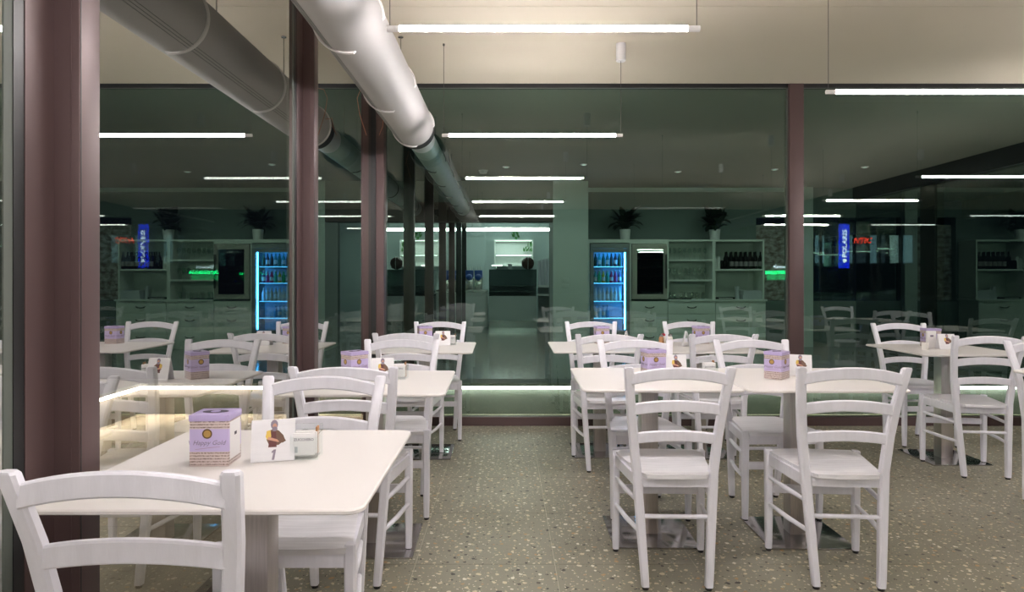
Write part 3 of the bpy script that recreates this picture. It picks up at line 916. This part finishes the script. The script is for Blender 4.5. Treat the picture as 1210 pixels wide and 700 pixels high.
# tall white packet and cup beside it on the right table
pk = thing('napkin_packet', 'tall white packet standing before the tin on the right table', 'packet', (2.965, 4.43, ZT))
B().box((0, 0, .060), (.062, .020, .120), 0, .003).obj('packet_body', M['paper'], pk)
B().box((.0, -.0103, .085), (.022, .0008, .012)).obj('packet_print', M['script'], pk)
cu = thing('sugar_cup', 'small white square cup left of the packet on the right table', 'cup', (2.845, 4.31, ZT))
B().lathe([(.022, 0), (.026, .050), (.024, .050), (.020, .006)], 4).obj('cup_body', M['salt'], cu)
# cruets on the right rear table
for x, y, m, cap, lab in ((1.165, 4.70, 'salt', 'red', 'white shaker with red cap behind the front centre tables'),
                          (1.205, 4.66, 'salt', 'steelcap', 'white shaker with steel cap beside the red-capped shaker'),
                          (1.135, 4.64, 'wood_stick', 'steelcap', 'small amber shaker left of the red-capped shaker')):
    t = thing('shaker', lab, 'shaker', (x, y, ZT), 0, 'shakers on the rear centre table')
    B().lathe([(.018, 0), (.020, .004), (.018, .05), (.014, .062)], 12).obj('shaker_body', M[m], t)
    B().lathe([(.0145, .0625), (.0145, .074), (.009, .080)], 12).obj('cap', M[cap], t)

# ------------------------------------------------------------------ bar along the rear wall
FY = 10.8
Z0 = .05
def X(px): return (px - 598) * FY / F
def Z(py): return 1.22 + (332 - py) * FY / F
# fridge with bottles
fx0, fx1 = X(697.5), X(743.5)
fr = thing('display_fridge', 'glass door drinks fridge glowing blue at the rear of the bar', 'fridge', ((fx0 + fx1) / 2, FY, Z0))
hw = (fx1 - fx0) / 2; ht = Z(288) - Z0
b = B(); b.bb(-hw, -hw + .04, .02, .48, 0, ht); b.bb(hw - .04, hw, .02, .48, 0, ht); b.bb(-hw + .04, hw - .04, .02, .48, ht - .05, ht); b.bb(-hw + .04, hw - .04, .02, .48, 0, .30)
b.obj('fridge_body', M['fridge_body'], fr)
B().bb(-hw + .04, hw - .04, .45, .48, .30, ht - .05).obj('liner', M['fridge_in'], fr)
B().bb(-hw, hw, -.03, .02, ht - .085, ht).obj('header_panel', M['fridge_body'], fr)
dr = B(); dz0, dz1 = .26, ht - .09
dr.bb(-hw, -hw + .055, -.03, .015, dz0, dz1); dr.bb(hw - .06, hw, -.03, .015, dz0, dz1); dr.bb(-hw + .055, hw - .06, -.03, .015, dz1 - .06, dz1); dr.bb(-hw + .055, hw - .06, -.03, .015, dz0, dz0 + .06)
door = dr.obj('door', M['fridge_body'], fr)
B().bb(-hw + .055, hw - .06, -.012, -.006, dz0 + .06, dz1 - .06).obj('door_glass', M['clear'], door, False)
B().bb(hw - .078, hw - .062, .03, .05, .34, ht - .10).obj('led_column', M['fridge_led'], fr)
B().bb(-hw + .07, hw - .09, .03, .05, ht - .065, ht - .052).obj('added_led_bar', M['fridge_led'], fr)  # unseen bar added under the top to brighten the fridge interior
shelf_z = []
for py in (315, 334.5, 356, 376):
    z = Z(py) - Z0
    shelf_z.append(z)
    B().bb(-hw + .06, hw - .075, .04, .44, z - .014, z).obj('shelf', M['whitejar'], fr)
    B().bb(-hw + .06, hw - .075, .030, .040, z - .012, z + .000).obj('shelf_light', M['fridge_shelf'], fr)
bc = [[(.02, .05, .04), (.03, .25, .25), (.02, .12, .09), (.04, .16, .16), (.03, .03, .03), (.05, .02, .03), (.03, .05, .02)],
      [(.10, .35, .30), (.04, .40, .15), (.45, .45, .06), (.05, .35, .22), (.35, .04, .12), (.40, .05, .20), (.12, .08, .20)],
      [(.55, .65, .70), (.50, .60, .68), (.60, .62, .60), (.40, .38, .30), (.45, .42, .34), (.55, .50, .45), (.50, .55, .60)],
      [(.30, .55, .75), (.45, .65, .80), (.20, .45, .75), (.15, .40, .75)]]
names = ['top', 'second', 'third', 'lowest']
bmesh_cache = {}
for r, cols in enumerate(bc):
    for k, col in enumerate(cols):
        key = tuple(col)
        mm = mat('bottle_glass', col, 0.15)
        xx = (fx0 + fx1) / 2 - hw + .105 + k * (2 * hw - .25) / max(6, 1)
        h = (.235, .21, .23, .22)[r]
        t = thing('drink_bottle', '%s bottle from the left on the %s shelf of the blue fridge' % (ORD[k], names[r]), 'bottle', (xx, FY + .12, Z0 + shelf_z[r]), 0, 'bottles on the %s fridge shelf' % names[r])
        B().lathe([(.027, 0), (.031, .006), (.031, h * .58), (.013, h * .80), (.012, h * .94)], 12).obj('bottle_body', mm, t)
        B().lathe([(.014, h * .94), (.014, h)], 10).obj('cap', M['whitejar'], t)
        B().lathe([(.0316, h * .18), (.0316, h * .48)], 12).obj('bottle_label', M['whitejar'] if (k + r) % 2 else mm, t)
# housing round the fridge and wine cooler
ho = thing('tall_housing', 'pale tall cabinet housing round the blue fridge and the wine cooler', 'cabinet', (0, FY, Z0))
B().bb(X(694.5), X(697), 0, .48, 0, Z(283) - Z0).obj('side_panel', M['cab'], ho)
B().bb(X(744.2), X(746), 0, .48, 0, Z(283) - Z0).obj('side_panel', M['cab'], ho)
B().bb(X(788.2), X(789.4), 0, .48, Z(354) - Z0, Z(283) - Z0).obj('side_panel', M['cab'], ho)
B().bb(X(697), X(744.2), 0, .48, Z(287) - Z0, Z(283) - Z0).obj('top_panel', M['cab'], ho)
B().bb(X(746), X(788.2), 0, .48, Z(288) - Z0, Z(283) - Z0).obj('top_panel', M['cab'], ho)
wc = thing('wine_cooler', 'steel framed wine cooler with dark glass door beside the blue fridge', 'wine cooler', ((X(746.5) + X(788)) / 2, FY, Z(353.5)))
hw = (X(788) - X(746.5)) / 2; ht = Z(288.5) - Z(353.5)
B().bb(-hw, hw, .10, .46, 0, ht).obj('cooler_body', M['dark'], wc)
b = B(); fw = .085
b.bb(-hw, -hw + fw, -.03, .02, 0, ht); b.bb(hw - fw * .75, hw, -.03, .02, 0, ht); b.bb(-hw + fw, hw - fw * .75, -.03, .02, ht - .09, ht); b.bb(-hw + fw, hw - fw * .75, -.03, .02, 0, .08)
d = b.obj('door', M['frame_steel'], wc)
B().bb(-hw + fw, hw - fw * .75, -.010, -.004, .08, ht - .09).obj('door_glass', M['smoked'], d, False)
B().bb(hw - .04, hw - .012, -.075, -.05, .18, ht - .18, .004).obj('handle', M['handle'], d)
for z in (.24, .38, .52, .66):
    B().bb(-hw + fw, hw - fw, .03, .09, z, z + .018).obj('shelf', M['wood_stick'], wc)
# base drawer units and worktop
def base_unit(x0, x1, label, ndraw=2):
    t = thing('drawer_unit', label, 'cabinet', ((x0 + x1) / 2, FY, Z0), 0, 'pale drawer units under the bar shelves')
    hw = (x1 - x0) / 2 - .002; top = Z(354) - Z0 - .03
    B().bb(-hw, hw, .02, .48, 0, top).obj('carcass', M['cab'], t)
    hs = [top - .27, .02] if ndraw == 2 else [.02]
    z1 = top
    for z0 in (top - .22, top - .45, .03):
        q = B().bb(-hw + .003, hw - .003, 0, .02, z0 + .004, z1 - .004, .002).obj('drawer', M['cab'], t)
        rings = []
        for k in range(9):
            a = PI * k / 8
            p = Vector((.075 * math.cos(a), -.012 - .014 * math.sin(a), (z0 + z1) / 2 + .02 - .025 * math.sin(a)))
            rings.append(p)
        B().tube(rings, .009, 6).obj('handle', M['handle'], q)
        z1 = z0
    return t
base_unit(X(746), X(789), 'pale drawer unit under the wine cooler')
base_unit(X(789), X(845.5), 'pale drawer unit under the glass shelves')
base_unit(X(845.5), X(905), 'pale drawer unit under the dark bottles, at the right end')
wt = B().bb(X(789.6), X(906), FY - .03, FY + .49, Z(354) - .03, Z(354), .003).obj('worktop', M['cab'])
tag(wt, 'pale worktop running under the open bar shelves', 'worktop')
# open shelf units
def shelf_unit(x0, x1, label, pys):
    t = thing('open_shelf_unit', label, 'shelf', ((x0 + x1) / 2, FY, Z(354)), 0, 'open shelf units on the bar worktop')
    hw = (x1 - x0) / 2 - .001; ht = Z(283) - Z(354)
    B().bb(-hw, -hw + .025, .06, .48, 0, ht).obj('side_panel', M['cab'], t)
    B().bb(hw - .025, hw, .06, .48, 0, ht).obj('side_panel', M['cab'], t)
    B().bb(-hw + .025, hw - .025, .06, .48, ht - .03, ht).obj('top_panel', M['cab'], t)
    B().bb(-hw + .025, hw - .025, .465, .48, 0, ht - .03).obj('back_panel', M['cabback'], t)
    for py in pys:
        z = Z(py) - Z(354)
        B().bb(-hw + .025, hw - .025, .07, .465, z - .028, z).obj('shelf', M['cab'], t)
    return t
shelf_unit(X(789.5), X(845), 'pale open shelves holding wine glasses, right of the wine cooler', (306.5, 330.5))
shelf_unit(X(845), X(905), 'pale open shelves with dark bottles and boxes at the right end of the bar', (318,))
def wine_glass(label, loc, group):
    t = B().lathe([(.030, 0), (.030, .003), (.004, .006), (.004, .085), (.018, .095), (.034, .125), (.036, .16), (.030, .20), (.028, .20), (.033, .16), (.031, .127), (.015, .099), (.002, .092)], 12, cap=True).mesh('wine_glass', M['glassware'])
    return t
wg = wine_glass('', None, '')
for py, nm in ((306.5, 'upper'), (330.5, 'middle')):
    for k in range(8):
        o = link('wine_glass', wg, None, (X(793.5) + k * X(598 + 6.1), FY + .16, Z(py)))
        tag(o, '%s clear wine glass from the left on the %s glass shelf' % (ORD[k], nm), 'glass', 'wine glasses on the %s shelf' % nm)
tg = B().lathe([(.028, 0), (.034, .12), (.032, .12), (.026, .006)], 12).mesh('tumbler', M['glassware'])
for k in range(7):
    o = link('tumbler', tg, None, (X(794) + k * X(598 + 6.6), FY + .14 + .05 * (k % 2), Z(354)))
    tag(o, '%s clear tumbler from the left on the worktop under the glass shelves' % ORD[k], 'glass', 'tumblers on the worktop')
tr = B().bb(X(790), X(817), FY - .02, FY + .10, Z(354), Z(354) + .02, .004).obj('serving_tray', M['dark'])
tag(tr, 'black flat tray on the worktop in front of the tumblers', 'tray')
wb = B().lathe([(.034, 0), (.037, .006), (.037, .19), (.014, .24), (.014, .30)], 12).mesh('bottle_body', M['wine'])
lb = B().lathe([(.0376, .05), (.0376, .13)], 12).mesh('bottle_label', M['foil'])
k = 0
for row in range(2):
    for i in range(8 - row):
        t = thing('wine_bottle', '%s dark wine bottle from the left in the %s row on the right bar shelf' % (ORD[i], ('front', 'back')[row]), 'bottle', (X(862 + row * 1.5) + i * .083, FY + .14 + row * .12, Z(318)), 0, 'dark bottles on the right shelf')
        link('bottle_body', wb, t); link('bottle_label', lb, t)
for k in range(3):
    b = B().lathe([(.035, 0), (.038, .10), (.030, .15)], 10).obj('small_dark_bottle', M['wine'], None)
    b.location = (X(856) + .045 * k, FY + .12 + .05 * (k % 2), Z(318))
    tag(b, '%s of the short dark bottles left of the tall dark bottles' % ORD[k], 'bottle', 'short dark bottles on the right shelf')
for k in range(2):
    t = thing('white_canister', ('short' if k == 0 else 'tall') + ' white canister at the left end of the dark bottle shelf', 'canister', (X(848.5 + 4 * k), FY + .14, Z(318)), 0, 'white canisters')
    B().lathe([(.03, 0), (.032, .004), (.032, .15 + .03 * k), (.026, .165 + .03 * k)], 12).obj('canister_body', M['whitejar'], t)
    B().lathe([(.028, .165 + .03 * k), (.028, .185 + .03 * k)], 12).obj('lid', M['whitejar'], t)
for k in range(2):
    t = thing('storage_box', ('lower' if k == 0 else 'upper') + ' grey storage box stacked at the right end of the worktop', 'box', (X(892), FY + .22, Z(354) + .075 * k), 0, 'grey boxes on the worktop')
    B().bb(-.165 + .01 * k, .165, -.12, .12, 0, .055, .003).obj('box_body', M['box'], t)
    B().bb(-.168 + .01 * k, .168, -.123, .123, .055, .075, .003).obj('box_lid', M['box'], t)
t = thing('black_device', 'flat black device on the worktop left of the grey boxes', 'device', (X(860), FY + .2, Z(354)))
B().bb(-.16, .16, -.1, .1, 0, .035, .004).obj('device_body', M['dark'], t)
B().bb(-.12, .12, -.102, -.1, .01, .02).obj('front_strip', M['whitejar'], t)
t = thing('glass_pitcher', 'tall dull pitcher between the black device and the grey boxes', 'pitcher', (X(876), FY + .2, Z(354)))
B().lathe([(.035, 0), (.04, .005), (.03, .16), (.045, .22)], 12).obj('pitcher_body', M['box'], t)
B().tube([(.03, 0, .19), (.075, 0, .17), (.07, 0, .08), (.035, 0, .06)], .006, 6).obj('handle', M['box'], t)

# plants on the housing
def leaf_mesh(L_, W_, curl):
    n = 6
    rings = []
    b = B()
    prev = None
    for k in range(n + 1):
        u = k / n
        wd = W_ * math.sin(PI * (.08 + .92 * u)) ** .8 * (1 if u < .97 else .2)
        z = L_ * (u - curl * u * u * .5)
        y = L_ * curl * u * u * .75
        cur = [(-wd / 2, y + .004, z), (0, y - .006, z), (wd / 2, y + .004, z), (0, y - .003, z)]
        rings.append(cur)
    b.loft(rings)
    return b.mesh('leaf', M['leaf'])
leaves = [leaf_mesh(.33, .13, .35), leaf_mesh(.30, .14, .6), leaf_mesh(.25, .12, .85)]
def plant(label, x, y, z, seed):
    rnd = random.Random(seed)
    t = thing('potted_plant', label, 'plant', (x, y, z), 0, 'dark plants in white pots')
    p = B().lathe([(.075, 0), (.080, .004), (.095, .175), (.087, .175), (.084, .15)], 20).obj('pot', M['pot'], t)
    B().lathe([(.001, .148), (.084, .150), (.084, .152), (.001, .158)], 16).obj('soil', M['soil'], p)
    for k in range(40):
        a = rnd.uniform(0, 2 * PI)
        tilt = rnd.uniform(.10, 1.25)
        sh = rnd.uniform(.02, .20)
        base = Vector((.03 * math.cos(a), .03 * math.sin(a), .15))
        tip = base + Vector((sh * .45 * math.cos(a) * math.sin(tilt), sh * .45 * math.sin(a) * math.sin(tilt), sh))
        lm = leaves[0 if tilt < .5 else 1 if tilt < .9 else 2]
        o = link('leaf', lm, t, tuple(tip))
        o.rotation_euler = (-tilt * .9, 0, a - PI / 2)
        o.scale = (rnd.uniform(.8, 1.25),) * 3
        if k % 4 == 0:
            B().tube([base, tip], .005, 5).obj('stem', M['stem'], t)
    return t
plant('dark leafy plant in a white pot above the blue fridge', X(740), FY + .11, Z(283), 4)
plant('dark leafy plant in a white pot above the open shelves', X(847.5), FY + .13, Z(283), 9)

# ceiling devices
for px, py, d, lab in ((571, 225, 9.5, 'small round ceiling detector near the end of the metal duct'),):
    t = thing('ceiling_sensor', lab, 'sensor', ((px - 598) * d / F, d, H), 0, 'small ceiling devices')
    B().lathe([(.02, -.05), (.055, -.045), (.06, -.012)], 14).obj('sensor_body', M['whitemetal'], t)
    B().lathe([(.07, -.012), (.07, 0)], 14).obj('sensor_base', M['whitemetal'], t)
# bar spotlights, some of them added; their light brightens the dim interior
for k, (x, y) in enumerate(((1.1, 9.0), (2.6, 9.6), (3.98, 9.4), (5.2, 9.2), (0.0, 9.2))):
    t = thing('ceiling_spotlight', '%s from the left of the ceiling spotlights, partly added to light the bar' % ORD[(1, 2, 3, 4, 0)[k]], 'spotlight', (x, y, H), 0, 'bar ceiling spotlights')
    B().lathe([(.045, -.012), (.05, -.010), (.05, 0)], 16).obj('trim_ring', M['whitemetal'], t)
    B().lathe([(.001, -.0125), (.03, -.0125), (.03, -.0122), (.001, -.0122)], 14).obj('lens', M['spotlens'], t)
    l = bpy.data.lights.new('bar_fill_spot', 'SPOT'); l.energy = BAR_SPOT; l.color = (.90, 1.0, .96)
    l.spot_size = math.radians(150); l.spot_blend = .8; l.shadow_soft_size = .05
    lo = bpy.data.objects.new('bar_fill_spot', l); C.objects.link(lo); lo.parent = t; lo.location = (0, 0, -.03); lo.rotation_euler = (math.radians(18), 0, 0)
# wall outlet pair on the pier
t = thing('wall_socket', 'small double wall socket on the grey green pier', 'socket', ((668 - 598) * 10.5 / F, 10.5, 1.18))
for z in (-.05, .05):
    B().bb(-.06, .06, -.012, 0, z - .035, z + .035, .003).obj('socket_plate', M['inwall'], t)

# ------------------------------------------------------------------ bright back room
lt = thing('linear_lamp', 'long bright line of light across the back room ceiling', 'lamp', (-.1, 16.9, 2.55))
B().bb(-1.0, 1.25, -.04, .04, 0, .07).obj('light_line', M['roomled'], lt)
for x in (-.8, 1.0):
    B().tube([(x, 0, .07), (x, 0, H - 2.55)], .006, 6).obj('cable', M['cable'], lt)
lt2 = thing('linear_lamp', 'second linear lamp of the back room, hidden behind the brown header', 'lamp', (.2, 13.2, 2.75))
B().bb(-.9, .9, -.04, .04, 0, .05).obj('light_line', M['roomled'], lt2)
B().bb(-.9, .9, -.05, .05, .05, H - 2.75).obj('housing', M['whitemetal'], lt2)
CY = 15.6
def Xc(px, d=CY): return (px - 598) * d / F
def Zc(py, d=CY): return 1.22 + (332 - py) * d / F
co = thing('display_counter', 'glass topped serving counter with grey front in the bright back room', 'counter', (Xc(606), CY, Z0))
hw = (Xc(634.5) - Xc(578)) / 2
z1, z2, z3 = Zc(379) - Z0, Zc(350) - Z0, Zc(319) - Z0
B().bb(-hw, hw, .03, .8, 0, z1).obj('kick_panel', M['stainless'], co)
B().bb(-hw, hw, 0, .8, z1, z2).obj('front_panel', M['counter_front'], co)
B().bb(-hw, hw, .1, .8, z2, z2 + .03).obj('display_deck', M['dark'], co)
b = B(); b.loft([[(x, y, z) for y, z in ((0, z2), (.012, z2), (.13, z3), (.115, z3))] for x in (-hw, hw)])
b.obj('front_glass', M['counter_glass'], co, False)
B().bb(-hw, hw, .115, .75, z3, z3 + .012).obj('top_glass', M['counter_glass'], co, False)
for x in (-hw, hw - .015):
    B().bb(x, x + .015, .12, .75, z2, z3).obj('side_glass', M['counter_glass'], co, False)
B().bb(-hw, hw, .70, .75, z2, z3).obj('rear_panel', M['box'], co)
for z in (.10, .24):
    B().bb(-hw + .03, hw - .03, .2, .68, z2 + z, z2 + z + .015).obj('tray_shelf', M['stainless'], co)
t = thing('desk_lamp', 'small bright T shaped lamp on the serving counter', 'lamp', (Xc(587), CY + .3, Z0 + z3 + .012))
M['deskled'] = emit('desk_light', (1, 1, 1), 6)
B().bb(-.012, .012, -.012, .012, .0, .09).obj('lamp_post', M['stainless'], t)
B().bb(-.13, .13, -.03, .03, .09, .115).obj('lamp_head', M['deskled'], t)
t = thing('paper_cup', 'small dark cup on top of the serving counter', 'cup', (Xc(603), CY + .3, Z0 + z3 + .012))
B().lathe([(.04, 0), (.055, .12), (.05, .12)], 12).obj('cup_body', M['box'], t)
B().lathe([(.057, .12), (.057, .135)], 12).obj('lid', M['glide'], t)
t = thing('cocoa_ball', 'round dark brown ball with a pale vertical line on the counter', 'decoration', (Xc(624.5), CY + .45, Z0 + z3 + .012))
b = B()
bmesh.ops.create_icosphere(b.bm, subdivisions=3, radius=.16)
for v in b.bm.verts:
    v.co *= 1 + .05 * math.sin(v.co.x * 70) * math.sin(v.co.z * 70) * math.sin(v.co.y * 60); v.co.z += .16
b.obj('ball', M['brown_ball'], t)
ring_pts = [(0, -.166 * math.cos(a), .16 + .166 * math.sin(a)) for a in [-1.4 + 2.8 * k / 10 for k in range(11)]]
B().tube(ring_pts, .007, 6).obj('pale_line', M['whitejar'], t)
# drinks counter and slush machines on the left
t = thing('side_counter', 'white side counter under the blue drink machines', 'counter', (Xc(560), CY + .4, Z0))
B().bb(Xc(548) - Xc(560) + .02, Xc(576) - Xc(560), 0, .7, 0, Zc(346) - Z0).obj('cabinet', M['roomwhite'], t)
B().bb(Xc(548) - Xc(560) + .02, Xc(576) - Xc(560), -.02, .72, Zc(346) - Z0, Zc(343) - Z0).obj('worktop', M['stainless'], t)
for k, px in enumerate((553, 564)):
    t = thing('slush_machine', 'blue drink dispenser with round bowl on the side counter, ' + ('left one' if k == 0 else 'right one'), 'drink machine', (Xc(px), CY + .7, Zc(343)), 0, 'blue drink machines')
    B().bb(-.10, .10, -.15, .15, 0, .30, .01).obj('machine_body', M['stainless'], t)
    B().bb(-.10, .10, -.1, .15, .30, .50, .02).obj('tank', M['blue_plastic'], t)
    b = B(); bmesh.ops.create_icosphere(b.bm, subdivisions=2, radius=.085)
    for v in b.bm.verts: v.co += Vector((0, -.16, .32))
    b.obj('bowl', M['blue_plastic'], t)
    for q in range(3):
        B().lathe([(.016, .5), (.016, .56), (.006, .6)], 8, (-.065 + .065 * q, 0, 0)).obj('spout', M['whitejar'], t)
for k in range(4):
    t = B().lathe([(.036, 0), (.039, .02), (.041, .60 + .03 * ((k * 7) % 3))], 12).obj('cup_stack', M['cup'])
    t.location = (Xc(638) + k * .085, CY + .25 + .03 * (k % 2), Zc(337))
    tag(t, '%s tall stack of pale paper cups right of the serving counter' % ORD[k], 'cups', 'stacks of paper cups')
t = thing('side_shelf', 'pale shelf unit under the paper cups in the back room', 'shelf', (Xc(643), CY + .1, Z0))
B().bb(-.13, .25, 0, .5, Zc(340) - Z0, Zc(337) - Z0).obj('shelf', M['roomwhite'], t)
B().bb(-.13, .25, 0, .5, Zc(350) - Z0, Zc(348) - Z0).obj('shelf', M['roomwhite'], t)
B().bb(-.13, .25, .45, .5, 0, Zc(340) - Z0).obj('back_panel', M['box'], t)
B().bb(.23, .25, 0, .45, 0, Zc(340) - Z0).obj('side_panel', M['roomwhite'], t)
RD = 17.8
t = thing('lit_cabinet', 'white lit wall cabinet with one shelf behind the serving counter', 'cabinet', (Xc(607, RD), RD, Zc(315, RD)))
hw = (Xc(630.5, RD) - Xc(584, RD)) / 2; ht = Zc(283, RD) - Zc(315, RD)
b = B(); b.bb(-hw, -hw + .03, 0, .38, 0, ht); b.bb(hw - .03, hw, 0, .38, 0, ht); b.bb(-hw + .03, hw - .03, 0, .38, 0, .03); b.bb(-hw + .03, hw - .03, 0, .38, ht - .03, ht)
b.obj('carcass', M['roomwhite'], t)
B().bb(-hw + .03, hw - .03, .35, .38, .03, ht - .03).obj('back_panel', M['roomwhite'], t)
B().bb(-hw + .03, hw - .03, .05, .35, ht * .42, ht * .42 + .03).obj('shelf', M['roomwhite'], t)
B().bb(-hw + .05, hw - .05, .06, .09, ht - .045, ht - .03).obj('shelf_light', M['shelf_led'], t)
B().bb(-hw + .05, hw - .05, .06, .09, ht * .42 - .015, ht * .42).obj('shelf_light', M['shelf_led'], t)
for (px, py, lab, n) in ((624.5, 301, 'small green sprig in the lit wall cabinet', 9), (610, 283, 'small green plant on top of the lit wall cabinet', 10)):
    zc = Zc(315, RD) + ht * .42 + .03 if py > 290 else Zc(283, RD)
    t = thing('green_plant', lab, 'plant', (Xc(px, RD), RD + .18, zc), 0, 'green plants in the back room')
    B().lathe([(.03, 0), (.045, .08), (.04, .08)], 10).obj('pot', M['leaf_bright'] if py < 290 else M['pot'], t)
    rnd = random.Random(n)
    for k in range(n):
        lf = B(); a = rnd.uniform(0, 6.28); r_ = rnd.uniform(.03, .12); zz = rnd.uniform(.12, .34)
        lf.loft([[(-.02, 0, 0), (.02, 0, 0), (.0, .006, 0)], [(-.03, .0, .05), (.03, 0, .05), (0, .008, .05)], [(-.004, 0, .12), (.004, 0, .12), (0, .002, .12)]])
        o = lf.obj('leaf', M['leaf_bright'], t); o.location = (r_ * math.cos(a), r_ * math.sin(a) * .6, zz - .06); o.rotation_euler = (rnd.uniform(-.5, .5), rnd.uniform(-.8, .8), a)
    B().tube([(0, 0, .07), (0, 0, .34)], .006, 5).obj('stem', M['leaf_bright'], t)
